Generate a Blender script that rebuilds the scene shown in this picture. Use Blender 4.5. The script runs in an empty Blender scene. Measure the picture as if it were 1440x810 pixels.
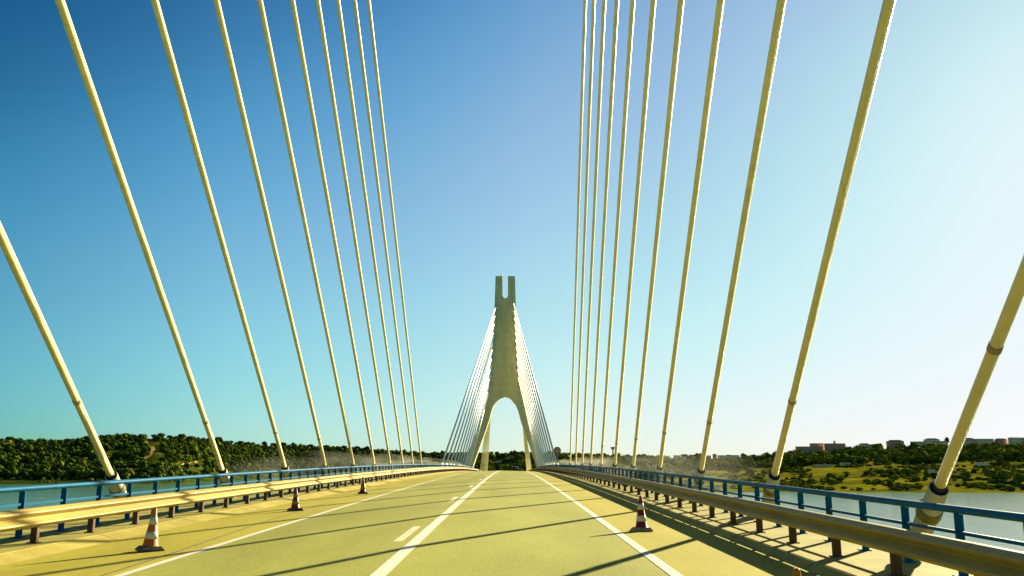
import bpy, bmesh, math, random
import numpy as np
from mathutils import Vector, Matrix, noise as mnoise

random.seed(7)
rng = np.random.default_rng(7)
C = bpy.context.scene.collection
SC = bpy.context.scene
R = math.radians

# ------------------------------------------------------------------ layout
EYE = 25.0                 # eye height above the river (water is z = 0)
CAMX = 1.52                # the car drives right of the bridge axis (x = 0)
F, PITCH = 1250.0, 0.1976  # focal length in pixels of a 1440 wide frame
G = 0.0144                 # longitudinal slope of the deck at the camera
YP0, SPAN = -19.75, 246.4  # pylon behind the car, main span
MID = YP0 + SPAN / 2
YP1 = YP0 + SPAN
SUN = Vector((1.75, 2.38, 1.0)).normalized()

def zr(y):                 # road level along the vertical curve
    return EYE - 1.4 + G * y - G * y * y / (2 * MID)

def cf(x):                 # crossfall: the road is highest on its axis
    return 0.06 - 0.025 * min(abs(x), 5.3)
EDGE = cf(9)

# ------------------------------------------------------------------ materials
AF = 0.80                  # keeps sunlit surfaces in step with the exposure
def mat(name, col, rough=0.6, metal=0.0, var=0.25, scale=3.0, fine=40.0, fvar=0.0, bump=0.0, bscale=30.0,
        stretch=None, spec=0.5, col2=None, rand=0.0):
    m = bpy.data.materials.new(name); m.use_nodes = True
    nt = m.node_tree; N = nt.nodes; L = nt.links
    if name not in ('pylon', 'far_sheath', 'wall_white', 'wall_cream', 'wall_red', 'blue'):
        col = tuple(c * AF for c in col); col2 = tuple(c * AF for c in col2) if col2 else None
    b = N['Principled BSDF']
    b.inputs['Roughness'].default_value = rough
    b.inputs['Metallic'].default_value = metal
    b.inputs['Specular IOR Level'].default_value = spec
    tc = N.new('ShaderNodeTexCoord')
    src = tc.outputs['Object']
    if stretch:
        mp = N.new('ShaderNodeMapping'); mp.inputs['Scale'].default_value = stretch
        L.new(src, mp.inputs['Vector']); src = mp.outputs['Vector']
    n1 = N.new('ShaderNodeTexNoise'); n1.inputs['Scale'].default_value = scale
    n1.inputs['Detail'].default_value = 5; n1.inputs['Roughness'].default_value = 0.6
    L.new(src, n1.inputs['Vector'])
    ramp = N.new('ShaderNodeValToRGB')
    c2 = col2 or tuple(c * (1 + var) for c in col)
    c1 = col if col2 else tuple(c * (1 - var) for c in col)
    ramp.color_ramp.elements[0].position = 0.35; ramp.color_ramp.elements[0].color = (*c1, 1)
    ramp.color_ramp.elements[1].position = 0.65; ramp.color_ramp.elements[1].color = (*c2, 1)
    L.new(n1.outputs['Fac'], ramp.inputs['Fac'])
    out = ramp.outputs['Color']
    if fvar:
        n2 = N.new('ShaderNodeTexNoise'); n2.inputs['Scale'].default_value = fine; n2.inputs['Detail'].default_value = 3
        L.new(src, n2.inputs['Vector'])
        mr = N.new('ShaderNodeMapRange'); mr.inputs['From Min'].default_value = 0.3; mr.inputs['From Max'].default_value = 0.7
        mr.inputs['To Min'].default_value = 1 - fvar; mr.inputs['To Max'].default_value = 1 + fvar
        L.new(n2.outputs['Fac'], mr.inputs['Value'])
        hv = N.new('ShaderNodeHueSaturation'); L.new(mr.outputs['Result'], hv.inputs['Value']); L.new(out, hv.inputs['Color'])
        out = hv.outputs['Color']
    if rand:
        oi = N.new('ShaderNodeObjectInfo')
        mr = N.new('ShaderNodeMapRange'); mr.inputs['To Min'].default_value = 1 - rand; mr.inputs['To Max'].default_value = 1 + rand
        L.new(oi.outputs['Random'], mr.inputs['Value'])
        hv = N.new('ShaderNodeHueSaturation'); L.new(mr.outputs['Result'], hv.inputs['Value']); L.new(out, hv.inputs['Color'])
        out = hv.outputs['Color']
    L.new(out, b.inputs['Base Color'])
    if bump:
        nb = N.new('ShaderNodeTexNoise'); nb.inputs['Scale'].default_value = bscale; nb.inputs['Detail'].default_value = 4
        L.new(src, nb.inputs['Vector'])
        bp = N.new('ShaderNodeBump'); bp.inputs['Strength'].default_value = bump; bp.inputs['Distance'].default_value = 0.02
        L.new(nb.outputs['Fac'], bp.inputs['Height']); L.new(bp.outputs['Normal'], b.inputs['Normal'])
    return m

M = {}
M['asphalt'] = mat('asphalt', (0.36, 0.352, 0.072), 0.9, var=0.13, scale=0.4, fine=25, fvar=0.10, bump=0.25, bscale=60, stretch=(1, 0.3, 1), spec=0.05)
M['shoulder'] = mat('shoulder', (0.43, 0.375, 0.050), 0.9, var=0.10, scale=0.8, fine=25, fvar=0.09, bump=0.25, bscale=60, stretch=(1, 0.25, 1), spec=0.05)
M['paint'] = mat('paint', (0.78, 0.74, 0.56), 0.7, var=0.07, scale=4, fine=30, fvar=0.07, spec=0.1)
M['old_paint'] = mat('old_paint', (0.74, 0.68, 0.40), 0.7, var=0.16, scale=7, fine=40, fvar=0.2, spec=0.1)
M['seam'] = mat('seam', (0.13, 0.11, 0.04), 0.8)
M['concrete'] = mat('concrete', (0.42, 0.35, 0.085), 0.85, var=0.16, scale=0.9, fine=18, fvar=0.08, bump=0.2, spec=0.05)
M['walk'] = mat('walk', (0.38, 0.335, 0.085), 0.85, var=0.13, scale=1.3, fine=18, fvar=0.08, bump=0.2, spec=0.05)
M['galv'] = mat('galv', (0.41, 0.30, 0.052), 0.55, metal=0.0, var=0.14, scale=2.0, fine=14, fvar=0.07, stretch=(1, 0.3, 1), spec=0.2)
M['post'] = mat('post', (0.12, 0.065, 0.02), 0.7, var=0.2, scale=5, spec=0.2)  # darkened so the shade on the camera side is in the colour
M['blue'] = mat('blue', (0.0, 0.088, 0.175), 0.55, var=0.14, scale=3, fine=30, fvar=0.12, spec=0.06)
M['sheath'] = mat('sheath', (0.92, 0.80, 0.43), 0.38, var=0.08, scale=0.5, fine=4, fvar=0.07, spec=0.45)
M['far_sheath'] = mat('far_sheath', (1.0, 0.88, 0.60), 0.4, var=0.03, scale=0.5, spec=0.3)  # lighter copy of the near sheath, sun glare put into the colour
M['pipe'] = mat('pipe', (0.50, 0.46, 0.28), 0.5, var=0.14, scale=2, fine=12, fvar=0.08, spec=0.3)
M['rubber'] = mat('rubber', (0.012, 0.014, 0.008), 0.7)
M['band'] = mat('band', (0.42, 0.27, 0.12), 0.5)
M['pylon'] = mat('pylon', (0.60, 0.53, 0.26), 0.85, var=0.10, scale=0.25, fine=1.5, fvar=0.07, stretch=(1, 1, 0.3), bump=0.1, spec=0.1)
M['collar'] = mat('collar', (0.20, 0.19, 0.05), 0.6, var=0.2, scale=4, spec=0.2)
M['steel'] = mat('steel', (0.3, 0.28, 0.22), 0.5, metal=0.6)
M['cone_orange'] = mat('cone_orange', (0.55, 0.17, 0.008), 0.5, var=0.12, scale=9, spec=0.2)
M['cone_red'] = mat('cone_red', (0.26, 0.018, 0.008), 0.5, var=0.15, scale=9, spec=0.2)
M['cone_white'] = mat('cone_white', (0.66, 0.63, 0.48), 0.5, var=0.06, scale=9, spec=0.2)
M['cone_white_shaded'] = mat('cone_white_shaded', (0.30, 0.22, 0.06), 0.6, var=0.12, scale=9, spec=0.2)  # white band colour with shade painted in, for the farther left cones
M['cone_base'] = mat('cone_base', (0.05, 0.04, 0.02), 0.7, var=0.2, scale=12)
M['cone_base_brown'] = mat('cone_base_brown', (0.36, 0.25, 0.08), 0.7, var=0.2, scale=12)
M['sign_red'] = mat('sign_red', (0.20, 0.06, 0.05), 0.5)
M['sign_face'] = mat('sign_face', (0.36, 0.28, 0.24), 0.5)
M['car'] = mat('car', (0.02, 0.022, 0.018), 0.5, var=0.1, spec=0.2)
M['glass'] = mat('glass', (0.03, 0.04, 0.045), 0.1)
M['tyre'] = mat('tyre', (0.02, 0.02, 0.02), 0.8)
M['tail'] = mat('tail', (0.35, 0.02, 0.02), 0.3)
M['scrub'] = mat('scrub', (0.018, 0.036, 0.004), 0.9, scale=0.02, col2=(0.075, 0.088, 0.012), fine=0.25, fvar=0.35, spec=0.0)
M['meadow'] = mat('meadow', (0.065, 0.082, 0.008), 0.9, scale=0.022, col2=(0.25, 0.225, 0.016), fine=0.12, fvar=0.3, spec=0.0, stretch=(0.5, 1.3, 1))
M['earth'] = mat('earth', (0.42, 0.30, 0.09), 0.9, var=0.2, scale=0.2, spec=0.0)
M['leaf_dark'] = mat('leaf_dark', (0.019, 0.036, 0.005), 0.85, scale=0.045, col2=(0.052, 0.078, 0.010), fine=0.6, fvar=0.25, spec=0.0, rand=0.3)
M['leaf_mid'] = mat('leaf_mid', (0.065, 0.094, 0.010), 0.85, scale=0.045, col2=(0.13, 0.155, 0.018), fine=0.6, fvar=0.25, spec=0.0, rand=0.3)
M['leaf_olive'] = mat('leaf_olive', (0.14, 0.16, 0.014), 0.85, scale=0.045, col2=(0.26, 0.255, 0.024), fine=0.6, fvar=0.25, spec=0.0, rand=0.25)
M['bark'] = mat('bark', (0.09, 0.06, 0.03), 0.9)
M['wall_white'] = mat('wall_white', (0.95, 0.72, 0.38), 0.8, var=0.05, scale=0.2, spec=0.0)
M['wall_cream'] = mat('wall_cream', (0.88, 0.62, 0.29), 0.8, var=0.08, scale=0.2, spec=0.0)
M['wall_red'] = mat('wall_red', (0.50, 0.31, 0.18), 0.8, var=0.1, scale=0.2, spec=0.0)
M['roof_tile'] = mat('roof_tile', (0.36, 0.19, 0.10), 0.8, var=0.15, scale=0.4)
M['roof_pale'] = mat('roof_pale', (0.62, 0.50, 0.30), 0.8, spec=0.0)
M['window'] = mat('window', (0.05, 0.06, 0.06), 0.25)

def overlay(m, axis, stops, noise=0.0, period=None, nscale=0.4):
    """darkens the base colour along one object axis: wheel tracks, pour lines, joints"""
    nt = m.node_tree; N = nt.nodes; L = nt.links; b = N['Principled BSDF']
    src = b.inputs['Base Color'].links[0].from_socket
    tc = N.new('ShaderNodeTexCoord'); sp = N.new('ShaderNodeSeparateXYZ'); L.new(tc.outputs['Object'], sp.inputs['Vector'])
    v = sp.outputs[axis]
    if noise:
        nz = N.new('ShaderNodeTexNoise'); nz.inputs['Scale'].default_value = nscale; nz.inputs['Detail'].default_value = 4
        L.new(tc.outputs['Object'], nz.inputs['Vector'])
        s1 = N.new('ShaderNodeMath'); s1.operation = 'SUBTRACT'; L.new(nz.outputs['Fac'], s1.inputs[0]); s1.inputs[1].default_value = 0.5
        s2 = N.new('ShaderNodeMath'); s2.operation = 'MULTIPLY_ADD'; L.new(s1.outputs[0], s2.inputs[0]); s2.inputs[1].default_value = noise; L.new(v, s2.inputs[2])
        v = s2.outputs[0]
    if period:
        md = N.new('ShaderNodeMath'); md.operation = 'PINGPONG'; L.new(v, md.inputs[0]); md.inputs[1].default_value = period / 2; v = md.outputs[0]
    lo, hi = stops[0][0], stops[-1][0]
    mr = N.new('ShaderNodeMapRange'); mr.inputs['From Min'].default_value = lo; mr.inputs['From Max'].default_value = hi; L.new(v, mr.inputs['Value'])
    rp = N.new('ShaderNodeValToRGB'); cr = rp.color_ramp
    cr.elements[0].color = (stops[0][1],) * 3 + (1,); cr.elements[1].color = (stops[-1][1],) * 3 + (1,)
    for x, c in stops[1:-1]:
        e = cr.elements.new((x - lo) / (hi - lo)); e.color = (c, c, c, 1)
    L.new(mr.outputs['Result'], rp.inputs['Fac'])
    mx = N.new('ShaderNodeMix'); mx.data_type = 'RGBA'; mx.blend_type = 'MULTIPLY'; mx.inputs['Factor'].default_value = 1
    L.new(src, mx.inputs['A']); L.new(rp.outputs['Color'], mx.inputs['B']); L.new(mx.outputs['Result'], b.inputs['Base Color'])
overlay(M['asphalt'], 'X', [(-3.1, 1.03), (-2.3, .95), (-1.55, 1.04), (-.75, .94), (0, 1.04), (.9, .95), (1.75, 1.0), (2.6, .95), (3.5, 1.04)], .5)
overlay(M['concrete'], 'Y', [(0, .55), (.022, .60), (.035, .92), (.3, 1.0), (2, 1.0)], .0, 4.0)
overlay(M['pylon'], 'Z', [(0, .90), (.06, .93), (.12, .99), (1.0, 1.03), (2.2, 1.0)], .12, 4.4)
overlay(M['sheath'], 'Z', [(0, .90), (.04, .93), (.08, 1.0), (3, 1.0)], .02, 6.0)

def water_mat():
    m = bpy.data.materials.new('river_water'); m.use_nodes = True
    N = m.node_tree.nodes; L = m.node_tree.links; b = N['Principled BSDF']
    b.inputs['Base Color'].default_value = (0.10, 0.21, 0.17, 1)
    b.inputs['Roughness'].default_value = 0.12
    b.inputs['IOR'].default_value = 1.33; b.inputs['Specular IOR Level'].default_value = 0.12
    tc = N.new('ShaderNodeTexCoord'); mp = N.new('ShaderNodeMapping'); mp.inputs['Scale'].default_value = (0.6, 1.0, 1)
    L.new(tc.outputs['Object'], mp.inputs['Vector'])
    n = N.new('ShaderNodeTexNoise'); n.inputs['Scale'].default_value = 0.25; n.inputs['Detail'].default_value = 6
    L.new(mp.outputs['Vector'], n.inputs['Vector'])
    bp = N.new('ShaderNodeBump'); bp.inputs['Strength'].default_value = 0.3; bp.inputs['Distance'].default_value = 0.6
    L.new(n.outputs['Fac'], bp.inputs['Height']); L.new(bp.outputs['Normal'], b.inputs['Normal'])
    n2 = N.new('ShaderNodeTexNoise'); n2.inputs['Scale'].default_value = 0.012; n2.inputs['Detail'].default_value = 4
    mp2 = N.new('ShaderNodeMapping'); mp2.inputs['Scale'].default_value = (0.35, 1.6, 1)
    L.new(tc.outputs['Object'], mp2.inputs['Vector']); L.new(mp2.outputs['Vector'], n2.inputs['Vector'])
    rp = N.new('ShaderNodeValToRGB'); rp.color_ramp.elements[0].position = 0.35; rp.color_ramp.elements[1].position = 0.7
    rp.color_ramp.elements[0].color = (0.05, 0.15, 0.085, 1); rp.color_ramp.elements[1].color = (0.10, 0.20, 0.11, 1)
    L.new(n2.outputs['Fac'], rp.inputs['Fac']); L.new(rp.outputs['Color'], b.inputs['Base Color'])
    return m
M['water'] = water_mat()

# ------------------------------------------------------------------ object helpers
def link(name, me, parent=None, loc=None):
    o = bpy.data.objects.new(name, me); C.objects.link(o)
    if parent: o.parent = parent
    if loc is not None: o.location = loc
    return o

def mesh_from(name, verts, faces, m, smooth=False, mats=None, idx=None):
    me = bpy.data.meshes.new(name)
    me.from_pydata([tuple(v) for v in verts], [], [tuple(f) for f in faces])
    for mm in (mats or [m]): me.materials.append(mm)
    if idx is not None: me.polygons.foreach_set('material_index', idx)
    if smooth: me.polygons.foreach_set('use_smooth', [True] * len(me.polygons))
    me.update()
    return me

def part(name, vf, m, parent, smooth=False, label=None):
    o = link(name, mesh_from(name, vf[0], vf[1], m, smooth), parent)
    if label: o['label'] = label
    return o

def thing(name, label, cat, loc=(0, 0, 0), rz=0.0, group=None):
    o = bpy.data.objects.new(name, None); C.objects.link(o)
    o.location = loc; o.rotation_euler = (0, 0, rz); o.empty_display_size = 0.2
    tag(o, label, cat, group); return o

def tag(o, label, cat, group=None):
    o['label'] = label; o['category'] = cat
    if group: o['group'] = group
    return o

def struct(name, vf, m, smooth=False, kind='structure', **kw):
    o = link(name, mesh_from(name, vf[0], vf[1], m, smooth, **kw)); o['kind'] = kind; return o

def dup(root, loc, label=None, rz=None, scale=None, group=None):
    r = root.copy(); C.objects.link(r); r.location = loc
    if rz is not None: r.rotation_euler = (0, 0, rz)
    if scale: r.scale = scale
    if label: r['label'] = label
    if group: r['group'] = group
    for ch in list(root.children):
        c = ch.copy(); C.objects.link(c); c.parent = r
        for g in ch.children:
            d = g.copy(); C.objects.link(d); d.parent = c
    return r

class VF:                                   # collects verts and faces
    def __init__(s): s.v = []; s.f = []
    def add(s, v, f):
        o = len(s.v); s.v += [tuple(p) for p in v]; s.f += [tuple(i + o for i in q) for q in f]; return s
    def box(s, x0, x1, y0, y1, z0, z1):
        return s.add([(x0, y0, z0), (x1, y0, z0), (x1, y1, z0), (x0, y1, z0), (x0, y0, z1), (x1, y0, z1), (x1, y1, z1), (x0, y1, z1)],
                     [(0, 3, 2, 1), (4, 5, 6, 7), (0, 1, 5, 4), (1, 2, 6, 5), (2, 3, 7, 6), (3, 0, 4, 7)])
    def tube(s, a, b, r0, r1=None, n=14, caps=True):
        a, b = Vector(a), Vector(b); r1 = r0 if r1 is None else r1
        d = (b - a).normalized(); u = d.orthogonal().normalized(); w = d.cross(u)
        v = []
        for p, r in ((a, r0), (b, r1)):
            for k in range(n):
                t = 2 * math.pi * k / n; v.append(p + u * (r * math.cos(t)) + w * (r * math.sin(t)))
        f = [(k, (k + 1) % n, n + (k + 1) % n, n + k) for k in range(n)]
        if caps: f += [tuple(range(n - 1, -1, -1)), tuple(range(n, 2 * n))]
        return s.add(v, f)
    def lathe(s, rings, n=20, axis=None):   # rings of (r, z), closed ends when r = 0
        v = []; f = []
        for r, z in rings:
            for k in range(n):
                t = 2 * math.pi * k / n; v.append((r * math.cos(t), r * math.sin(t), z))
        for i in range(len(rings) - 1):
            for k in range(n):
                f.append((i * n + k, i * n + (k + 1) % n, (i + 1) * n + (k + 1) % n, (i + 1) * n + k))
        return s.add(v, f)
    @property
    def t(s): return (s.v, s.f)

def sweep(profile, y0, y1, step=3.0, closed=False, caps=False):
    """profile of (x, z above the road) carried along the deck's vertical curve"""
    ny = max(2, int((y1 - y0) / step) + 1); n = len(profile)
    v = []; f = []
    for i in range(ny):
        y = y0 + (y1 - y0) * i / (ny - 1)
        for (x, z) in profile: v.append((x, y, zr(y) + z + cf(x)))
    for i in range(ny - 1):
        for k in range(n if closed else n - 1):
            a = i * n + k; b = i * n + (k + 1) % n
            f.append((a, b, b + n, a + n))
    if caps and closed: f += [tuple(range(n)), tuple(range((ny - 1) * n + n - 1, (ny - 1) * n - 1, -1))]
    return v, f

def flip(vf): return vf[0], [tuple(reversed(q)) for q in vf[1]]

# ------------------------------------------------------------------ bridge deck and road
YA, YB = -24.0, 470.0
XL, XC, XR = -3.08, 0.04, 3.48              # painted lines
KB, KT = 5.30, 5.62                         # kerb foot and kerb top
KZ = 0.10
KR = 5.47                  # the right kerb is steeper
struct('road', sweep([(XL, 0), (0, 0), (XR, 0)], YA, YB), M['asphalt'])
struct('road_shoulder', sweep([(-KB, 0), (XL, 0)], YA, YB), M['shoulder'])
struct('road_shoulder', sweep([(XR, 0), (KB + .04, 0)], YA, YB), M['shoulder'])
for x, w in ((XL, 0.13), (XC, 0.18), (XR, 0.155)):
    struct('road_marking', sweep([(x - w / 2, 0.006), (x + w / 2, 0.006)], YA, YB), M['paint'])
vf = VF()
for k in range(-1, 24):
    a = 14.3 + 12.3 * k
    vf.add(*sweep([(XC - 0.36, 0.004), (XC - 0.21, 0.004)], a, a + 3.0, 1.0))
struct('worn_dashes', vf.t, M['old_paint'])
vf = VF()                                   # tar seam wandering along the left shoulder
pts = [(-3.26, -4.0), (-3.30, 10.0), (-3.38, 13.0), (-3.62, 17.0), (-3.85, 21.0), (-3.98, 27.0)]
for (xa, ya), (xb, yb) in zip(pts, pts[1:]):
    vf.add([(xa - .02, ya, zr(ya) + cf(xa) + .0035), (xa + .02, ya, zr(ya) + cf(xa) + .0035), (xb + .02, yb, zr(yb) + cf(xb) + .0035), (xb - .02, yb, zr(yb) + cf(xb) + .0035)], [(0, 1, 2, 3)])
struct('tar_seam', vf.t, M['seam'])
WX = 8.15
struct('kerb', sweep([(-KB, 0), (-KT + .03, KZ - .015), (-KT, KZ), (-KT - .15, KZ)][::-1], YA, YB), M['concrete'])
struct('kerb', sweep([(KB + .04, 0), (KR - .03, KZ - .015), (KR, KZ), (KR + .30, KZ)], YA, YB), M['concrete'])
struct('walkway', sweep([(-WX, KZ), (-KT - .15, KZ)], YA, YB), M['walk'])
struct('walkway', sweep([(KR + .30, KZ), (WX, KZ)], YA, YB), M['walk'])
struct('bridge_deck', sweep([(-WX, KZ), (-WX, -.75), (-6.6, -1.5), (6.6, -1.5), (WX, -.75), (WX, KZ)], YA, YB), M['concrete'])

# ------------------------------------------------------------------ guard rails (W beam on short posts)
GX = 5.80
def wbeam(s):
    # traffic face looks at the road (towards -s); closed thin section, 0.31 high
    pr = [(0.06, .648), (0.03, .643), (-0.035, .60), (-0.04, .580), (-0.03, .566), (0.045, .512), (0.045, .500), (-0.035, .430), (-0.04, .412), (-0.03, .398), (0.045, .355), (0.06, .350)]
    back = [(x + .012, z) for x, z in reversed(pr)]
    p = [(s * (GX + x), z) for x, z in pr + back]
    return p if s < 0 else p[::-1]
def guardrail(s, label):
    t = thing('guardrail', label, 'guardrail', (0, 0, 0))
    vf = VF(); y = -14.0
    while y < 300:                          # beams of 3.8 m, lapped
        vf.add(*sweep(wbeam(s), y, min(y + 3.8, 300), 1.9, closed=True, caps=True)); y += 3.8
    part('beam', vf.t, M['galv'], t)
    vf = VF(); y = -14.0
    while y < 300:                          # lap plates with bolts
        vf.add(*sweep([(x - s * .004, z + (.001 if z > .5 else -.001)) for x, z in wbeam(s)], y - .17, y + .17, .34, closed=True, caps=True)); y += 3.8
    o = part('splice_plate', vf.t, M['galv'], t); o['kind'] = 'stuff'
    v0 = VF().box(-.05, .05, -.04, .04, -.0, .40).box(-.085, .085, -.075, .075, 0, .015)
    me = mesh_from('post', v0.v, v0.f, M['post'])
    rest = VF()
    for k in range(140):
        y = -2.7 + 1.9 * k; x = s * (GX + .13)
        if k < 98:
            link('post', me, t, (x, y, zr(y) + KZ + EDGE))
        else: rest.add([(a + x, b + y, c + zr(y) + KZ + EDGE) for a, b, c in v0.v], v0.f)
    o = part('post', rest.t, M['post'], t); o['kind'] = 'stuff'
guardrail(-1, 'sunlit yellowish steel crash barrier along the left kerb')
guardrail(1, 'shaded steel crash barrier along the right kerb')

# ------------------------------------------------------------------ blue railings
RX = 6.62
def railing(s, label):
    t = thing('railing', label, 'railing', (0, 0, 0))
    def rect(x, z, w, h): return [(x - w / 2, z - h / 2), (x + w / 2, z - h / 2), (x + w / 2, z + h / 2), (x - w / 2, z + h / 2)]
    RZ = .90 if s < 0 else .84; PH = RZ - KZ - .03
    top = [(s * RX + .055 * math.cos(a), RZ + .045 * math.sin(a)) for a in [2 * math.pi * k / 12 for k in range(12)]]
    part('top_rail', sweep(top, -14, 300, 2.8, closed=True, caps=True), M['blue'], t, smooth=True)
    part('mid_rail', sweep(rect(s * RX, RZ - .255, .035, .04), -14, 300, 2.8, closed=True, caps=True), M['blue'], t)
    v0 = VF()
    v0.add([(-.012, -.055, 0), (.012, -.055, 0), (.012, .055, 0), (-.012, .055, 0), (-.012, -.04, PH), (.012, -.04, PH), (.012, .04, PH), (-.012, .04, PH)],
           [(0, 3, 2, 1), (4, 5, 6, 7), (0, 1, 5, 4), (1, 2, 6, 5), (2, 3, 7, 6), (3, 0, 4, 7)])
    v0.box(-.05, .05, -.055, -.043, 0, PH - .02).box(-.07, .07, -.09, .09, 0, .012)
    me = mesh_from('post', v0.v, v0.f, M['blue'])
    rest = VF()
    for k in range(205):
        y = 2.03 + 1.41 * k - (1.41 * 4 if s > 0 else .88)
        if k < 99: link('post', me, t, (s * RX, y, zr(y) + KZ + EDGE))
        else: rest.add([(a + s * RX, b + y, c + zr(y) + KZ + EDGE) for a, b, c in v0.v], v0.f)
    o = part('post', rest.t, M['blue'], t); o['kind'] = 'stuff'
railing(-1, 'bright blue metal railing on the outer edge of the left walkway')
railing(1, 'darker blue metal railing on the outer edge of the right walkway')

# ------------------------------------------------------------------ stay cables
CW = 7.40; CD = 7.76; CY0 = 12.59
ORD = ['nearest', 'second nearest', 'third nearest', 'fourth nearest', 'fifth nearest', 'sixth nearest', 'seventh nearest',
       'eighth nearest', 'ninth nearest', 'tenth nearest', 'eleventh nearest', 'twelfth nearest']
def stay(name, base, top, label, group, m, r=0.075, near=True):
    base, top = Vector(base), Vector(top)
    d = (top - base).normalized()
    t = thing(name, label, 'cable', base, 0, group)
    z = Vector((0, 0, 0)); L_ = (top - base).length
    n = 20 if near else 10
    part('sheath', VF().tube(d * -1.2, d * L_, r, n=n).t, m, t, smooth=False)
    for p in t.children[-1].data.polygons:
        p.use_smooth = len(p.vertices) == 4
    # steel guide pipe rising out of the deck edge, open at the mouth
    k = 0.0
    u = d.orthogonal().normalized()
    R0 = r * 1.8
    vf = VF(); w = d.cross(u); ring = []
    prof = [(-1.8, R0 * 1.12), (-.30, R0 * 1.12), (-.28, R0), (0.12, R0), (.135, R0 * .97), (.13, R0 * .90), (.02, R0 * .90)]
    v = []; f = []
    for (q, rr) in prof:
        for i in range(n):
            a = 2 * math.pi * i / n; v.append(d * q + u * (rr * math.cos(a)) + w * (rr * math.sin(a)))
    for j in range(len(prof) - 1):
        for i in range(n):
            f.append((j * n + i, j * n + (i + 1) % n, (j + 1) * n + (i + 1) % n, (j + 1) * n + i))
    g = part('guide_pipe', (v, f), M['pipe'], t, smooth=True)
    if near:
        part('rubber_seal', VF().tube(d * .03, d * .075, R0 * .895, n=n).tube(d * .07, d * .22, r * 1.22, r * 1.05, n=n).t, M['rubber'], t)
        part('collar', VF().tube(d * -.52, d * -.36, R0 * 1.30, R0 * 1.24, n=n).t, M['collar'], t)
        q = 2.95
        part('joint_band', VF().tube(d * q, d * (q + .10), r * 1.09, n=n).t, M['band'], t)
    return t

ZP0, ZP1 = zr(YP0), zr(YP1)
def ah(n): return 23.9 + 1.88 * n
def ax(n): return 3.19 - 0.108 * n
for s, side in ((-1, 'left'), (1, 'right')):
    for n in range(1 if s < 0 else 0, 11):
        if s < 0 and n > 10: continue
        y = CY0 + CD * n; k = n - (1 if s < 0 else 0)
        stay('stay_cable', (s * CW, y, zr(y) + .86), (s * ax(n), YP0, ZP0 + ah(n)),
             f'thick cream cable, {ORD[k]} of the row above the {side} blue railing',
             f'stay cables above the {side} railing', M['sheath'])
    FAR = ['outermost', 'second outermost', 'third outermost', 'fourth outermost', 'fifth outermost', 'sixth outermost',
           'seventh outermost', 'eighth outermost', 'ninth outermost', 'tenth outermost', 'innermost']
    for n in range(10, -1, -1):
        y = 2 * MID - (CY0 + CD * n)
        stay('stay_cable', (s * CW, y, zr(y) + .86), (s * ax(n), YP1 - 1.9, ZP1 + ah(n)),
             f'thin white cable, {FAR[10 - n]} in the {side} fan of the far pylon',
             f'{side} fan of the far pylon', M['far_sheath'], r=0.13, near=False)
    for n in range(10, -1, -1):
        y = YP1 + (CY0 - YP0) + CD * n
        stay('stay_cable', (s * CW, y, zr(y) + .86), (s * ax(n), YP1 + 1.9, ZP1 + ah(n)),
             f'cable in the {side} bundle running down behind the arch of the far pylon',
             f'{side} bundle of cables behind the far pylon', M['sheath'], r=0.075, near=False)

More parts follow.
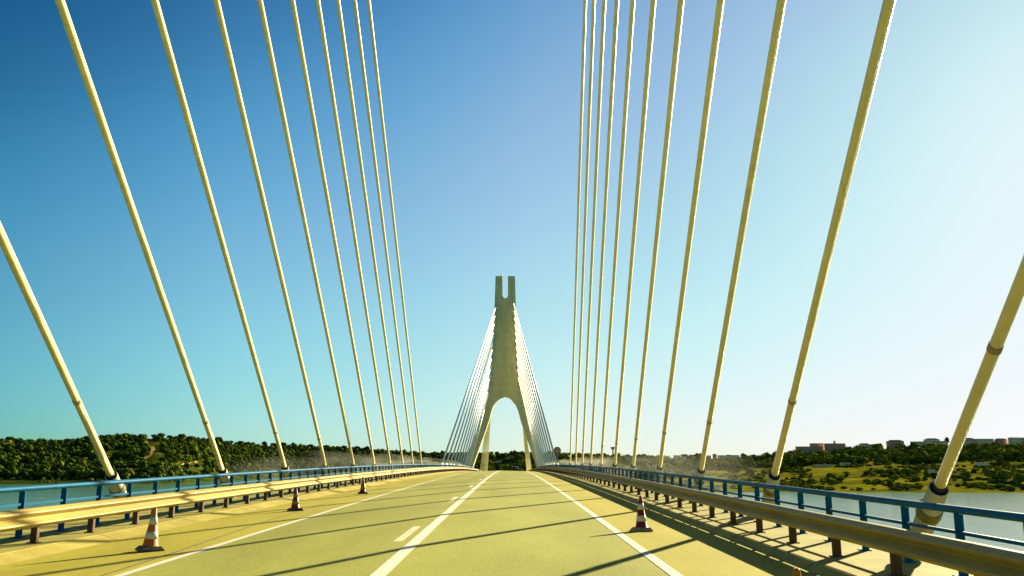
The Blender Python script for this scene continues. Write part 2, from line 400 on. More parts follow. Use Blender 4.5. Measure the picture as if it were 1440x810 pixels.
# ------------------------------------------------------------------ far pylon
def pylon(loc):
    t = thing('bridge_pylon', 'tall grey brown concrete bridge pylon with arched opening and slotted twin top', 'pylon', loc)
    zo = [(-26, 7.6), (-14, 9.6), (-4, 11.3), (0, 11.0), (2.5, 10.1), (5, 9.2), (7.5, 8.2), (10, 7.2), (13, 6.15), (16, 5.3), (18, 4.75), (20, 4.35),
          (22, 4.0), (25, 3.62), (29, 3.3), (34, 3.05), (39, 2.85), (43, 2.72), (46, 2.62), (49.9, 2.52)]
    zi = [(-26, 4.6), (-14, 6.6), (-4, 8.6), (0, 8.4), (2.5, 7.6), (5, 6.75), (7.5, 5.85), (10, 4.95), (13, 3.95), (15, 3.42), (16, 3.1), (17, 2.6), (18, 1.8), (18.6, 1.15), (19, 0.0), (44.0, 0.0)]
    sl = [(44.0, 0.0), (44.15, .35), (44.5, .6), (45.0, .68), (49.9, .70)]
    def itp(tab, z): return float(np.interp(z, [a for a, b in tab], [b for a, b in tab]))
    zs = sorted(set([a for a, b in zo] + [a for a, b in zi if a < 44] + [a for a, b in sl]))
    vf = VF()
    for s in (-1, 1):
        rows = []
        for z in zs:
            xi = itp(zi, z) if z < 44 else itp(sl, z); xo = itp(zo, z)
            hy = 1.75 + 0.75 * max(0, min(1, (30 - z) / 30))
            ch = .22
            rows.append([(s * xi, -hy, z), (s * (xo - ch), -hy, z), (s * xo, -hy + ch, z), (s * xo, hy - ch, z), (s * (xo - ch), hy, z), (s * xi, hy, z)])
        v = [p for r in rows for p in r]; f = []
        for i in range(len(rows) - 1):
            for k in range(6):
                if k == 5 and rows[i][0][0] == 0 and rows[i + 1][0][0] == 0: continue
                q = (i * 6 + k, i * 6 + (k + 1) % 6, (i + 1) * 6 + (k + 1) % 6, (i + 1) * 6 + k)
                f.append(q if s > 0 else q[::-1])
        top = tuple((len(rows) - 1) * 6 + k for k in range(6)); f.append(top if s > 0 else top[::-1])
        vf.add(v, f)
    part('shaft', vf.t, M['pylon'], t)
    for s in (-1, 1):                       # sockets where the cables enter
        for n in range(11):
            c = Vector((s * ax(n), 0, ah(n)))
            yb = 2 * MID - (CY0 + CD * n); B = Vector((s * CW, yb - YP1, 0.9 + zr(yb) - ZP1))
            d = (B - c).normalized()
            fy = -(1.75 + 0.75 * max(0, min(1, (30 - c.z) / 30)))
            e = c + d * ((fy - c.y) / d.y) if abs(d.y) > .05 else c
            part('anchor_socket', VF().tube(e - d * .5, e + d * .55, .30, .24, n=10).t, M['pipe'] , t)
    v = VF().lathe([(0, 50.5), (.13, 50.5), (.16, 50.65), (.12, 50.85), (0, 50.9)], 10)
    v.v = [(x - .95, y, z) for x, y, z in v.v]
    part('beacon', v.tube((-.95, 0, 49.9), (-.95, 0, 50.5), .05, n=8).t, M['steel'], t)
    return t
pylon((0, YP1, ZP1))

# ------------------------------------------------------------------ cones
def cone(x, y, label, red, brown, rz, h=0.60, tilt=0.0, shade_bands=False):
    t = thing('traffic_cone', label, 'traffic cone', (x, y, zr(y) + cf(x)), rz, 'traffic cones along the shoulders')
    t.rotation_euler[1] = tilt
    body = M['cone_red'] if red else M['cone_orange']
    hb = .075; r0, r1 = .108, .026
    part('base', VF().add([(-.17, -.17, 0), (.17, -.17, 0), (.17, .17, 0), (-.17, .17, 0), (-.165, -.165, .03), (.165, -.165, .03), (.165, .165, .03), (-.165, .165, .03),
                           (-.125, -.125, hb), (.125, -.125, hb), (.125, .125, hb), (-.125, .125, hb)],
                          [(0, 3, 2, 1), (0, 1, 5, 4), (1, 2, 6, 5), (2, 3, 7, 6), (3, 0, 4, 7), (4, 5, 9, 8), (5, 6, 10, 9), (6, 7, 11, 10), (7, 4, 8, 11), (8, 9, 10, 11)]).t,
         M['cone_base_brown'] if brown else M['cone_base'], t)
    def rad(q): return r0 + (r1 - r0) * q
    part('cone_body', VF().lathe([(r0 + .02, hb), (r0, hb + .02), (rad(1), h - .012), (rad(1) * .8, h), (rad(1) * .55, h), (rad(1) * .5, h - .06)], 24).t, body, t, smooth=True)
    for qa, qb in ((.16, .36), (.56, .76)):
        za, zb_ = hb + .02 + (h - hb - .03) * qa, hb + .02 + (h - hb - .03) * qb
        part('reflective_band', VF().lathe([(rad(qa) + .001, za), (rad(qa) + .004, za), (rad(qb) + .004, zb_), (rad(qb) + .001, zb_)], 24).t, M['cone_white_shaded' if shade_bands else 'cone_white'], t, smooth=True)
    return t
cone(-3.90, 13.85, 'orange and white traffic cone on a black base, nearest on the left shoulder', False, False, R(38), .63, R(3))
cone(-4.06, 23.66, 'dark red banded traffic cone, middle one of three on the left shoulder', True, False, R(30), .57, shade_bands=True)
cone(-4.06, 34.32, 'small dark traffic cone, farthest of the three along the left shoulder', True, False, R(20), .63, shade_bands=True)
cone(3.99, 17.40, 'red and white banded traffic cone standing whole on the right shoulder', True, True, R(12), .65)
cone(3.80, 7.40, 'traffic cone on the right shoulder of which only the tip shows at the bottom edge', False, True, R(15), .53)

# ------------------------------------------------------------------ road sign
def disc(r, y0, y1, z, n=28):
    v = []; f = []
    for y in (y0, y1):
        for k in range(n):
            a = 2 * math.pi * k / n; v.append((r * math.cos(a), y, z + r * math.sin(a)))
    f = [(k, (k + 1) % n, n + (k + 1) % n, n + k) for k in range(n)] + [tuple(range(n)), tuple(range(2 * n - 1, n - 1, -1))]
    return v, f
SY = 88.0
t = thing('road_sign', 'small round dark red sign on a post beside the right crash barrier', 'sign', (4.25 + CAMX + .25, SY, zr(SY) + KZ + EDGE))
part('pole', VF().tube((0, .03, 0), (0, .03, 2.45), .03, n=10).t, M['steel'], t)
part('rim', disc(.36, -.012, .0, 2.12), M['sign_red'], t)
part('face', disc(.27, -.016, -.0125, 2.12), M['sign_face'], t)

# ------------------------------------------------------------------ car far ahead
CYY = 214.0
car = thing('car', 'small dark car far ahead on the crest in front of the pylon arch', 'car', (2.5, CYY, zr(CYY) + cf(2.5)))
def carbody():
    sec = [(-2.0, .35, .55), (-1.98, .3, .9), (-1.75, .3, 1.0), (-1.35, .3, 1.42), (-.2, .3, 1.48), (.55, .3, 1.38), (1.15, .3, .98), (1.9, .3, .78), (2.05, .35, .55)]
    v = []; f = []
    for (y, zl, zh) in sec:
        nar = .62 if zh > 1.2 else .80
        v += [(-.82, y, zl), (-.86, y, min(zh, .85)), (-nar, y, zh), (nar, y, zh), (.86, y, min(zh, .85)), (.82, y, zl)]
    for i in range(len(sec) - 1):
        for k in range(6): f.append((i * 6 + k, (i + 1) * 6 + k, (i + 1) * 6 + (k + 1) % 6, i * 6 + (k + 1) % 6))
    f += [tuple(range(6)), tuple(range((len(sec) - 1) * 6 + 5, (len(sec) - 1) * 6 - 1, -1))]
    return v, f
part('body', carbody(), M['car'], car)
part('rear_window', ([(-.62, -1.73, 1.04), (.62, -1.73, 1.04), (.52, -1.42, 1.38), (-.52, -1.42, 1.38)], [(0, 1, 2, 3)]), M['glass'], car)
for sx in (-.74, .62):
    part('tail_lamp', VF().box(sx, sx + .12, -2.02, -1.96, .68, .86).t, M['tail'], car)
for sx in (-.80, .62):
    for sy in (-1.25, 1.3):
        part('wheel', VF().tube((sx, sy, .31), (sx + .18, sy, .31), .31, n=16).t, M['tyre'], car)

# ------------------------------------------------------------------ terrain
def px2z(y, Y): return EYE + Y * math.tan(PITCH + math.atan((405 - y) / F))
HT = [(-800, 618), (-300, 616), (0, 622), (60, 624), (110, 622), (160, 617), (230, 616), (300, 621), (350, 626), (420, 628), (500, 632), (560, 637), (620, 640), (690, 640),
      (760, 640), (850, 643), (930, 646), (1000, 648), (1060, 646), (1090, 641), (1130, 637), (1180, 634), (1250, 630), (1300, 628), (1360, 625), (1440, 624), (1800, 622), (2200, 625)]
SH = [(-800, 680.5), (0, 681), (150, 681), (230, 681), (330, 675), (420, 672), (600, 673), (700, 676), (800, 684), (900, 690), (1000, 692), (1440, 693), (2200, 693)]
def lut(tab, p): return float(np.interp(p, [a for a, b in tab], [b for a, b in tab]))
def shoreY(p): return EYE / -math.tan(PITCH + math.atan((405 - lut(SH, p)) / F))
def ridgeY(p): return shoreY(p) + float(np.interp(p, [0, 500, 800, 1000, 1440], [520, 520, 560, 800, 680]))
def ground(p, Y):
    """height of the banks; p is the bearing, written as a column of the photograph"""
    ys, yr = shoreY(p), ridgeY(p)
    s = (Y - ys) / (yr - ys)
    hr = px2z(lut(HT, p), yr)
    if s <= 0: return max(-3.0, 14 * s)
    X = (p - 718.7) / F * Y
    left = p < 640
    if s < 1:
        if left: k = 0.10 * min(1, s / .12) + 0.90 * max(0, (s - .12) / .88) ** .85
        else: k = 0.30 * min(1, s / .35) + .70 * max(0, (s - .25) / .75) ** 1.1
        k = min(k, 1)
    else: k = 1 - .25 * (s - 1)
    nz = mnoise.noise(Vector((X / 90, Y / 90, 1.3))) * 4.5 + mnoise.noise(Vector((X / 30, Y / 30, 7.3))) * 1.2
    return hr * k + nz * min(1, s * 3) * (1 - .5 * min(1, max(0, s - .6) / .4))
def gpt(p, Y, dz=0.0):
    return Vector((CAMX + (p - 718.7) / F * Y, Y, ground(p, Y) + dz))
def yof(p, y, dz=0.0):
    """distance at which the bank at bearing p shows at height y"""
    ys, yr = shoreY(p), ridgeY(p); best = None
    for k in range(0, 121):
        Y = ys + (yr - ys) * k / 120
        z = ground(p, Y)
        yy = 405 - F * math.tan(math.atan((z - EYE) / Y) - PITCH)
        if yy <= y: return Y
    return yr
def bank(name, p0, p1, ncol, m, meadow=None):
    nr = 46; v = []; f = []; idx = []
    for i in range(ncol + 1):
        p = p0 + (p1 - p0) * i / ncol; ys, yr = shoreY(p), ridgeY(p)
        for j in range(nr + 1):
            s = -.06 + 1.9 * (j / nr) ** 1.15
            v.append(gpt(p, ys + (yr - ys) * s))
    for i in range(ncol):
        for j in range(nr):
            a = i * (nr + 1) + j
            f.append((a, a + nr + 1, a + nr + 2, a + 1))
            s = -.06 + 1.9 * (j / nr) ** 1.15
            idx.append(1 if (meadow and s < .62) else 0)
    return struct(name, (v, f), None, smooth=True, mats=[m, M['meadow']], idx=idx)
bank('hillside', -700, 700, 220, M['scrub'])
bank('riverbank', 700, 2100, 150, M['scrub'], meadow=True)
W = 14000
struct('river', ([(-W, -W, 0), (W, -W, 0), (W, W, 0), (-W, W, 0)], [(0, 1, 2, 3)]), M['water'])

def ribbon(name, pix, w, m):
    pts = []
    for (p, y) in pix: pts.append((p, yof(p, y)))
    v = []; f = []
    dense = []
    for (pa, Ya), (pb, Yb) in zip(pts, pts[1:]):
        for k in range(6): q = k / 6; dense.append((pa + (pb - pa) * q, Ya + (Yb - Ya) * q))
    dense.append(pts[-1])
    for i, (p, Y) in enumerate(dense):
        ww = w * (0.8 + .5 * random.random())
        for e in (-1, 1):
            dp = e * ww / 2 / Y * F
            v.append(gpt(p + dp, Y, .8))
    for i in range(len(dense) - 1): f.append((2 * i, 2 * i + 1, 2 * i + 3, 2 * i + 2))
    return struct(name, (v, f), m)
PATHPX = [(211, 617), (213, 623), (215, 627), (222, 629), (224, 633), (220, 637), (220, 641), (214, 645), (207, 648)]
ribbon('path', PATHPX, 7.5, M['earth'])
ribbon('bare_ground', [(250, 656), (256, 652), (258, 649)], 8, M['earth'])
ribbon('bare_ground', [(267, 657), (272, 652), (274, 649)], 8, M['earth'])
ribbon('bare_ground', [(283, 652), (285, 649)], 5, M['earth'])
ribbon('bare_ground', [(690, 652), (698, 650)], 8, M['earth'])
ribbon('bare_ground', [(701, 652), (703, 648), (708, 646)], 12, M['earth'])
ribbon('bare_ground', [(711, 645), (716, 643), (720, 646)], 16, M['earth'])
CLEAR = [(p, y, 6) for p, y in PATHPX] + [(255, 652, 7), (271, 653, 6), (284, 651, 4), (695, 651, 6), (704, 649, 7), (716, 645, 8)]

spec = [
    # p, base y, w, h, wall, roof, label
    (948, 643, 9, 6, 'wall_white', 'flat', 'white house at the left end of the distant town'),
    (958, 642, 10, 6, 'wall_white', 'hip', 'white house with tiled roof, second from the left end of the distant town'),
    (969, 641, 8, 7, 'wall_white', 'flat', 'white block left of the dark tower in the distant town'),
    (981, 641, 4, 9, 'wall_red', 'flat', 'narrow dark tower block standing up from the distant white town'),
    (990, 643, 8, 6, 'wall_white', 'flat', 'white house right beside the dark tower of the distant town'),
    (1000, 642, 5, 8, 'wall_red', 'flat', 'short dark block right of the tower in the distant town'),
    (1009, 644, 9, 6, 'wall_white', 'flat', 'white house in the middle of the right half of the distant town'),
    (1019, 645, 8, 5, 'wall_white', 'hip', 'white tile roofed house on the right half of the distant town'),
    (1028, 643, 9, 6, 'wall_cream', 'flat', 'cream house near the right end of the distant town'),
    (1037, 642, 8, 4, 'wall_white', 'flat', 'low white house at the right end of the distant town'),
    (957, 652, 10, 4, 'wall_white', 'flat', 'white long house below the distant town, among trees'),
    (974, 654, 8, 3, 'wall_white', 'hip', 'low white house with tiled roof below the tower of the town'),
    (917, 657, 6, 3, 'wall_white', 'flat', 'small white house low beside a cable, left of the town'),
    (933, 656, 8, 4, 'wall_cream', 'flat', 'small cream house low on the bank, left below the town'),
    (1086, 636, 10, 5, 'wall_cream', 'flat', 'cream house beside the cable left of the reddish blocks'),
    (1103, 636, 12, 4, 'wall_white', 'flat', 'low white house just left of the reddish blocks'),
    (1208, 628, 14, 7, 'wall_white', 'hip', 'white house with tiled roof right of the towered building'),
    (1222, 629, 12, 5, 'wall_cream', 'hip', 'cream tile roofed house right of the towered building'),
    (1251, 628, 22, 9, 'wall_red', 'hip', 'brownish house with a broad roof left of the pale skyline rows'),
    (1283, 626, 20, 7, 'wall_cream', 'flat', 'cream row of flats on the skyline left of the single tall tree'),
    (1302, 625, 20, 9, 'wall_white', 'hip', 'pale tile roofed house next left of the single tall tree'),
    (1316, 625, 12, 6, 'wall_cream', 'flat', 'cream house directly under the single tall tree'),
    (1352, 624, 18, 8, 'wall_cream', 'hip', 'cream tile roofed house right of the nearest right cable'),
    (1375, 623, 22, 8, 'wall_cream', 'flat', 'broad cream flats on the far right skyline'),
    (1398, 623, 16, 7, 'wall_red', 'hip', 'brownish tile roofed house on the far right skyline'),
    (1420, 622, 22, 9, 'wall_white', 'flat', 'large white flats on the far right skyline'),
    (1438, 622, 14, 8, 'wall_cream', 'hip', 'cream house cut by the right edge of the photograph'),
    (1227, 648, 4, 3, 'wall_white', 'flat', 'tiny white hut among the trees of the right bank'),
    (1298, 668, 6, 7, 'wall_white', 'hip', 'small white pump house alone on the right river bank'),
    (1180, 655, 12, 3, 'wall_cream', 'flat', 'low cream shed behind the bright meadow'),
    (1150, 656, 24, 2, 'wall_cream', 'flat', 'long low wall-like shed at the top of the bright meadow'),
    (1368, 655, 14, 4, 'wall_white', 'flat', 'low white shed right of the nearest right cable'),
]
HCLEAR = [(p, y if y else 630, w / 2 + 3) for (p, y, w, *_ ) in spec] + [(1131, 633, 20), (1150, 632, 14), (1167, 632, 16)]
# ------------------------------------------------------------------ trees
def ico():
    bm = bmesh.new(); bmesh.ops.create_icosphere(bm, subdivisions=2, radius=1)
    v = np.array([x.co[:] for x in bm.verts]); f = np.array([[q.index for q in p.verts] for p in bm.faces]); bm.free(); return v, f
IV, IF = ico()
def crown(seed, lobes=5, flat=1.0):
    r = np.random.default_rng(seed); V = []; Fc = []; o = 0
    for k in range(lobes):
        a = r.uniform(0, 2 * np.pi); d = r.uniform(.25, .62) if k else 0
        c = np.array([d * np.cos(a), d * np.sin(a), r.uniform(.35, .95) * flat if k else .75 * flat])
        rad = r.uniform(.38, .62) if k else .66
        v = IV * (1 + r.uniform(-.28, .28, (len(IV), 1))) * rad * np.array([1, 1, .82 * flat]) + c
        V.append(v); Fc.append(IF + o); o += len(v)
    n = 46                                   # loose sprays round the outline
    a = r.uniform(0, 2 * np.pi, n); el = np.arcsin(r.uniform(-.3, 1, n)); rr = r.uniform(.85, 1.12, n)
    c = np.stack([rr * np.cos(a) * np.cos(el), rr * np.sin(a) * np.cos(el), (.72 + rr * .62 * np.sin(el)) * flat], 1)
    tri = c[:, None, :] + r.normal(0, .13, (n, 3, 3))
    V.append(tri.reshape(-1, 3)); Fc.append(np.arange(n * 3).reshape(-1, 3) + o)
    return np.concatenate(V), np.concatenate(Fc)
PROTO = [crown(100 + k, lobes=3 + k % 4, flat=(1.0, .8, 1.15, .9)[k % 4]) for k in range(10)]
def np_mesh(name, V, Fc, m, midx=None):
    me = bpy.data.meshes.new(name)
    me.vertices.add(len(V)); me.vertices.foreach_set('co', V.astype(np.float32).ravel())
    me.loops.add(Fc.size); me.loops.foreach_set('vertex_index', Fc.astype(np.int32).ravel())
    me.polygons.add(len(Fc)); me.polygons.foreach_set('loop_start', np.arange(0, Fc.size, 3, dtype=np.int32))
    try: me.polygons.foreach_set('loop_total', np.full(len(Fc), 3, dtype=np.int32))
    except Exception: pass
    for mm in (m if isinstance(m, list) else [m]): me.materials.append(mm)
    if midx is not None: me.polygons.foreach_set('material_index', midx.astype(np.int32))
    me.update(calc_edges=True); me.validate()
    return me
def scr(P):
    d = P - Vector((CAMX, 0, EYE)); cp, sp = math.cos(PITCH), math.sin(PITCH)
    dep = d.y * cp + d.z * sp; up = -d.y * sp + d.z * cp
    return 718.7 + F * d.x / dep, 405 - F * up / dep
def blocked(P):
    x, y = scr(P)
    return any(abs(x - a) < w and -4 < y - b < 11 for a, b, w in CLEAR) or any(abs(x - a) < w and -3 < y - b < 6.5 for a, b, w in HCLEAR)
def wood(name, mats, spots):
    Vs, Fs, Ms = [], [], []; o = 0
    for (P, rad, hs, mi) in spots:
        V, Fc = PROTO[rng.integers(len(PROTO))]
        a = rng.uniform(0, 6.28); ca, sa = math.cos(a), math.sin(a)
        W_ = np.stack([(V[:, 0] * ca - V[:, 1] * sa) * rad + P.x, (V[:, 0] * sa + V[:, 1] * ca) * rad + P.y, V[:, 2] * rad * hs + P.z], 1)
        Vs.append(W_); Fs.append(Fc + o); o += len(V); Ms.append(np.full(len(Fc), mi))
    o = link(name, np_mesh(name, np.concatenate(Vs), np.concatenate(Fs), mats, np.concatenate(Ms))); o['kind'] = 'stuff'; return o
LM = [M['leaf_dark'], M['leaf_mid'], M['leaf_olive']]
def spots_in(p0, p1, n, s0, s1, r0, r1, weights, clump=.0, hs=1.0, spare=()):
    out = []; tries = 0
    while len(out) < n and tries < n * 12:
        tries += 1
        p = rng.uniform(p0, p1); s = s0 + (s1 - s0) * rng.uniform()
        ys, yr = shoreY(p), ridgeY(p); Y = ys + (yr - ys) * s
        P = gpt(p, Y, -.3)
        if mnoise.noise(Vector((P.x / 55, P.y / 55, 3.1))) < clump: continue
        if blocked(P): continue
        rad = rng.uniform(r0, r1)
        out.append((P, rad, hs * rng.uniform(.8, 1.15), int(rng.choice(3, p=weights))))
    return out
wood('woodland', LM, spots_in(-120, 660, 3800, .12, 1.06, 3.6, 7.2, [.70, .27, .03], -.28)
     + spots_in(-120, 660, 1100, .03, .5, 1.8, 3.6, [.3, .5, .2], -.2, .8))
wood('woodland', LM, spots_in(640, 930, 1100, .10, 1.05, 3.5, 7.0, [.08, .5, .42], -.3))
wood('woodland', LM, spots_in(900, 1600, 1500, .50, 1.02, 3.6, 7.5, [.05, .42, .53], -.22)
     + spots_in(900, 1600, 1500, .03, .56, 1.6, 4.4, [.10, .30, .6], -.06, .65))

def tree_proto(kind, name, label, cat, m, group):
    t = thing(name, label, cat, (0, -900, 0), 0, group)
    V, Fc = PROTO[kind]
    V = V.copy(); V[:, 2] += .25
    o = link('crown', np_mesh('crown', V, Fc, m), t)
    vf = VF().tube((0, 0, -.3), (0.03, 0, .55), .09, .06, n=7).tube((.02, 0, .4), (.3, .1, .8), .05, .02, n=5).tube((.02, 0, .45), (-.28, -.12, .85), .045, .02, n=5)
    part('trunk', vf.t, M['bark'], t)
    return t
def plant(proto, first, p, y, rad, hs=1.0, Y=None):
    Y = Y or yof(p, y); P = gpt(p, Y, -.3)
    if first:
        proto.location = P; proto.scale = (rad, rad, rad * hs); proto.rotation_euler = (0, 0, rng.uniform(0, 6.28)); return proto
    return dup(proto, P, None, rng.uniform(0, 6.28), (rad, rad, rad * hs))
def plantall(kind, name, label, cat, m, group, spots):
    pr = tree_proto(kind, name, label, cat, m, group)
    for i, sp in enumerate(spots): plant(pr, i == 0, *sp)
# skyline trees, left ridge
sp = []
for p in (12, 24, 38, 52, 66, 118, 131, 143, 153, 160, 172, 184, 197, 206, 224, 233, 245, 262, 276, 291, 302, 313, 330, 343, 361, 377, 389, 404, 441, 462, 487, 505, 519):
    sp.append((p, 0, rng.uniform(5.5, 8.5), rng.uniform(.8, 1.05), ridgeY(p) + rng.uniform(-25, 5)))
plantall(3, 'tree', 'dark round tree on the skyline of the left hill', 'tree', M['leaf_dark'], 'trees on the left skyline', sp)
sp = [(p, 0, rng.uniform(4.5, 6.5), rng.uniform(.75, 1.0), ridgeY(p) + rng.uniform(-25, 5)) for p in (548, 566, 584, 602, 616, 632, 644, 692, 700, 711, 722, 733, 745, 800, 822, 838, 880, 895, 906)]
plantall(4, 'tree', 'small tree on the low skyline behind the far pylon', 'tree', M['leaf_mid'], 'trees on the skyline behind the pylon', sp)
sp = [(1290, 652, 12, .62), (1120, 652, 9, .8), (1150, 648, 10, .8), (1185, 652, 10, .8), (1196, 642, 8.5, .9), (1200, 632, 8, .8), (1210, 630, 7, .8), (1257, 647, 9, .8), (1270, 643, 8, .8),
      (1330, 645, 8, .8), (1360, 640, 8, .8), (1390, 650, 8, .8), (1420, 645, 9, .8), (1436, 652, 9, .85), (1010, 660, 8, .8), (1030, 662, 8, .75), (1050, 668, 7, .8), (1072, 655, 8, .8), (1095, 664, 7, .8), (1340, 635, 9, .7), (1385, 634, 9, .7)]
plantall(5, 'tree', 'dense dark green tree on the right river bank', 'tree', M['leaf_mid'], 'dark trees on the right bank', sp)
sp = [(1400, 676, 10, .6), (1380, 672, 8, .6), (1425, 680, 10, .55), (1345, 672, 6, .6), (1265, 668, 8, .5), (1240, 668, 7, .5), (1160, 672, 6, .5), (1180, 668, 5, .5), (1060, 676, 6, .6), (1275, 676, 5, .6)]
plantall(6, 'bush', 'broad yellow green bush low on the right river bank', 'bush', M['leaf_olive'], 'bushes on the right bank', sp)
plantall(2, 'tree', 'single taller tree rising above the pale houses on the right skyline', 'tree', M['leaf_dark'], None, [(1323, 0, 5.0, 1.7, ridgeY(1323) + 10)])

# ------------------------------------------------------------------ houses on the right bank
def house(p, y, wpx, hpx, wall, label, cat='house', roof='flat', floors=2, cols=3, depth=10.0, Y=None, dz=0.0, name='house', group=None, rz=None):
    Y = Y or yof(p, y); P = gpt(p, Y, dz); k = Y / F
    w, h = wpx * k, hpx * k
    if rz is None:
        rz = rng.uniform(-.3, .3)
    t = thing(name, label, cat, P, rz, group)
    part('wall', VF().box(-w / 2, w / 2, -depth / 2, depth / 2, -4, h).t, M[wall], t)
    if roof == 'flat':
        part('roof', VF().box(-w / 2 - .15, w / 2 + .15, -depth / 2 - .15, depth / 2 + .15, h, h + .45).t, M['roof_pale'], t)
    else:
        rh = min(2.4, h * .45); e = .4
        part('roof', ([(-w / 2 - e, -depth / 2 - e, h + .02), (w / 2 + e, -depth / 2 - e, h + .02), (w / 2 + e, depth / 2 + e, h + .02), (-w / 2 - e, depth / 2 + e, h + .02), (-w / 2 * .6, 0, h + rh), (w / 2 * .6, 0, h + rh)],
                      [(0, 1, 5, 4), (1, 2, 5), (2, 3, 4, 5), (3, 0, 4), (3, 2, 1, 0)]), M['roof_tile'], t)
    ww = min(1.6, w / cols * .5); fh = h / floors
    wm = mesh_from('window', *VF().box(-ww / 2, ww / 2, -.04, .06, 0, min(1.6, fh * .55)).t, M['window'])
    for a in range(floors):
        for b in range(cols):
            link('window', wm, t, ((b + .5) / cols * w - w / 2, -depth / 2, a * fh + fh * .28))
    return t
house(1131, 633, 34, 9, 'wall_red', 'long reddish brown block on the right skyline, left of the towered one', 'building', floors=3, cols=8, depth=14, name='apartment_block', rz=0)
house(1142, 0, 16, 13, 'wall_red', 'taller reddish block behind the long reddish brown block', 'building', floors=4, cols=4, depth=14, name='apartment_block', Y=ridgeY(1142) + 18, rz=0)
b = house(1167, 0, 26, 11, 'wall_red', 'wide reddish brown building with a small rooftop tower on the right skyline', 'building', floors=3, cols=6, depth=14, name='towered_building', Y=ridgeY(1167), rz=0)
kk = ridgeY(1167) / F
part('tower', VF().box(-1.6 + 0, 1.6, -1.6, 1.6, 11 * kk + .45, 11 * kk + 5.2).t, M['wall_cream'], b)
for (p, y, w, h, wl, rf, lb) in spec:
    house(p, y, w, h, wl, lb, 'house', rf, 1 if h < 5 else 2, max(2, int(w / 4)), 9)
# mushroom shaped water tower on the skyline
p = 859.5; Yw = ridgeY(p); k = Yw / F
t = thing('water_tower', 'mushroom shaped water tower on the low skyline between two right cables', 'water tower', gpt(p, Yw, -1))
part('stem', VF().tube((0, 0, -3), (0, 0, 13.5 * k), 1.0 * k, .9 * k, n=14).t, M['roof_pale'], t)
part('tank', VF().lathe([(.9 * k, 12 * k), (2.9 * k, 14.4 * k), (3.0 * k, 16 * k), (0, 16.4 * k)], 18).t, M['roof_pale'], t, smooth=False)

EXPOSURE = 1.75
# ------------------------------------------------------------------ added haze volume along both parapets, standing in for windscreen smears and reflections
def windscreen_haze():
    m = bpy.data.materials.new('windscreen_haze'); m.use_nodes = True
    N = m.node_tree.nodes; L = m.node_tree.links
    N.remove(N['Principled BSDF'])
    v = N.new('ShaderNodeVolumePrincipled'); v.inputs['Color'].default_value = (.95, .95, .72, 1); v.inputs['Anisotropy'].default_value = .0
    tc = N.new('ShaderNodeTexCoord'); mp = N.new('ShaderNodeMapping'); mp.inputs['Scale'].default_value = (.5, .045, .8)
    L.new(tc.outputs['Object'], mp.inputs['Vector'])
    n = N.new('ShaderNodeTexNoise'); n.inputs['Scale'].default_value = 1.6; n.inputs['Detail'].default_value = 2; L.new(mp.outputs['Vector'], n.inputs['Vector'])
    r = N.new('ShaderNodeMapRange'); r.inputs['From Min'].default_value = .42; r.inputs['From Max'].default_value = .68; r.inputs['To Max'].default_value = .030
    L.new(n.outputs['Fac'], r.inputs['Value']); L.new(r.outputs['Result'], v.inputs['Density'])
    L.new(v.outputs['Volume'], N['Material Output'].inputs['Volume'])
    m.cycles.volume_step_rate = 1.0 if hasattr(m, 'cycles') else 1
    vf = VF()
    vf.add(*sweep([(6.3, .3), (9.6, .2), (9.4, 1.2), (8.0, 1.6), (6.6, 1.2)], 26, 150, 6, closed=True, caps=True))
    vf.add(*sweep([(-6.3, .3), (-6.6, 1.2), (-8.0, 1.75), (-9.4, 1.3), (-9.6, .2)], 34, 160, 6, closed=True, caps=True))
    me = mesh_from('windscreen_haze', vf.v, vf.f, m)
    bm = bmesh.new(); bm.from_mesh(me); bmesh.ops.recalc_face_normals(bm, faces=bm.faces[:]); bm.to_mesh(me); bm.free()
    o = link('windscreen_haze', me); o['kind'] = 'stuff'
windscreen_haze()

# ------------------------------------------------------------------ world, sun, camera
w = bpy.data.worlds.new('World'); SC.world = w; w.use_nodes = True
N = w.node_tree.nodes; L = w.node_tree.links
bg = N['Background']
sky = N.new('ShaderNodeTexSky'); sky.sky_type = 'NISHITA'; sky.sun_disc = False
sky.sun_elevation = math.asin(SUN.z); sky.sun_rotation = math.atan2(SUN.x, SUN.y)
sky.altitude = 0; sky.air_density = 1.0; sky.dust_density = 0.3; sky.ozone_density = 3.0
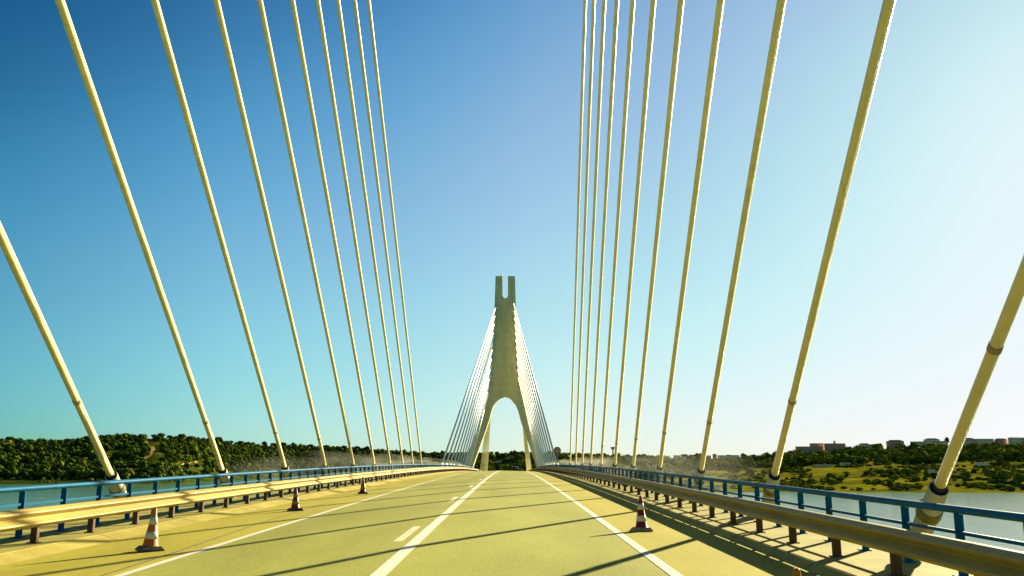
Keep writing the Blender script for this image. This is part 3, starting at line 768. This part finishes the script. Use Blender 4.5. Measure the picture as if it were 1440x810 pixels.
# film like response of the sky colours, deeper on the side away from the sun
cv = N.new('ShaderNodeRGBCurve'); cv.mapping.extend = 'HORIZONTAL'
def curve(i, pts):
    c = cv.mapping.curves[i]
    c.points[0].location = (0, 0); c.points[1].location = (1, pts[-1][1])
    for (x, y) in pts[:-1]: c.points.new(x / 4, y)
curve(0, [(.10, .015), (.14, .06), (.19, .165), (.28, .32), (.5, .49), (.9, .71), (1.5, .87), (2.5, .95), (4, .99)])
curve(1, [(.12, .03), (.22, .145), (.32, .376), (.43, .53), (.74, .80), (1.0, .90), (2.0, .95), (4, 1.0)])
curve(2, [(.2, .15), (.4, .335), (.56, .65), (.69, .76), (.89, .85), (1.2, .94), (2.0, .99), (4, 1.0)])
cv.mapping.update()
tn = N.new('ShaderNodeMix'); tn.data_type = 'RGBA'; tn.blend_type = 'MULTIPLY'; tn.inputs['Factor'].default_value = 1.0
tc = N.new('ShaderNodeTexCoord'); sx = N.new('ShaderNodeSeparateXYZ'); L.new(tc.outputs['Generated'], sx.inputs['Vector'])
rp = N.new('ShaderNodeValToRGB'); cr = rp.color_ramp
mr = N.new('ShaderNodeMapRange'); mr.inputs['From Min'].default_value = -0.6; mr.inputs['From Max'].default_value = 0.6
L.new(sx.outputs['X'], mr.inputs['Value']); L.new(mr.outputs['Result'], rp.inputs['Fac'])
K = 1 / (0.12 * 2 ** EXPOSURE)
cr.elements[0].position = 0.06; cr.elements[0].color = (.30 * K, .67 * K, .76 * K, 1)
cr.elements[1].position = 0.52; cr.elements[1].color = (K, K, K, 1)
e = cr.elements.new(0.25); e.color = (.64 * K, .90 * K, .95 * K, 1)
pre = N.new('ShaderNodeVectorMath'); pre.operation = 'SCALE'; pre.inputs['Scale'].default_value = 0.12 / 4
L.new(sky.outputs['Color'], pre.inputs[0]); L.new(pre.outputs['Vector'], cv.inputs['Color'])
L.new(cv.outputs['Color'], tn.inputs['A']); L.new(rp.outputs['Color'], tn.inputs['B'])
L.new(tn.outputs['Result'], bg.inputs['Color'])
bg.inputs['Strength'].default_value = 0.12
sd = bpy.data.lights.new('Sun', 'SUN'); sd.energy = 5.0; sd.angle = R(.5); sd.color = (1.0, .88, .58)
so = bpy.data.objects.new('Sun', sd); C.objects.link(so); so.location = (60, 80, 90)
so.rotation_euler = SUN.to_track_quat('Z', 'Y').to_euler()

cd = bpy.data.cameras.new('Camera'); cam = bpy.data.objects.new('Camera', cd); C.objects.link(cam)
cam.location = (CAMX, 0, EYE); cam.rotation_euler = (math.pi / 2 + PITCH, 0, -0.001)
cd.sensor_width = 36; cd.lens = F / 1440 * 36; cd.clip_start = .1; cd.clip_end = 40000
SC.camera = cam
SC.view_settings.view_transform = 'Standard'
try: SC.view_settings.look = 'None'
except Exception: pass
SC.view_settings.exposure = EXPOSURE; SC.view_settings.gamma = 1.0
SC.cycles.max_bounces = 6
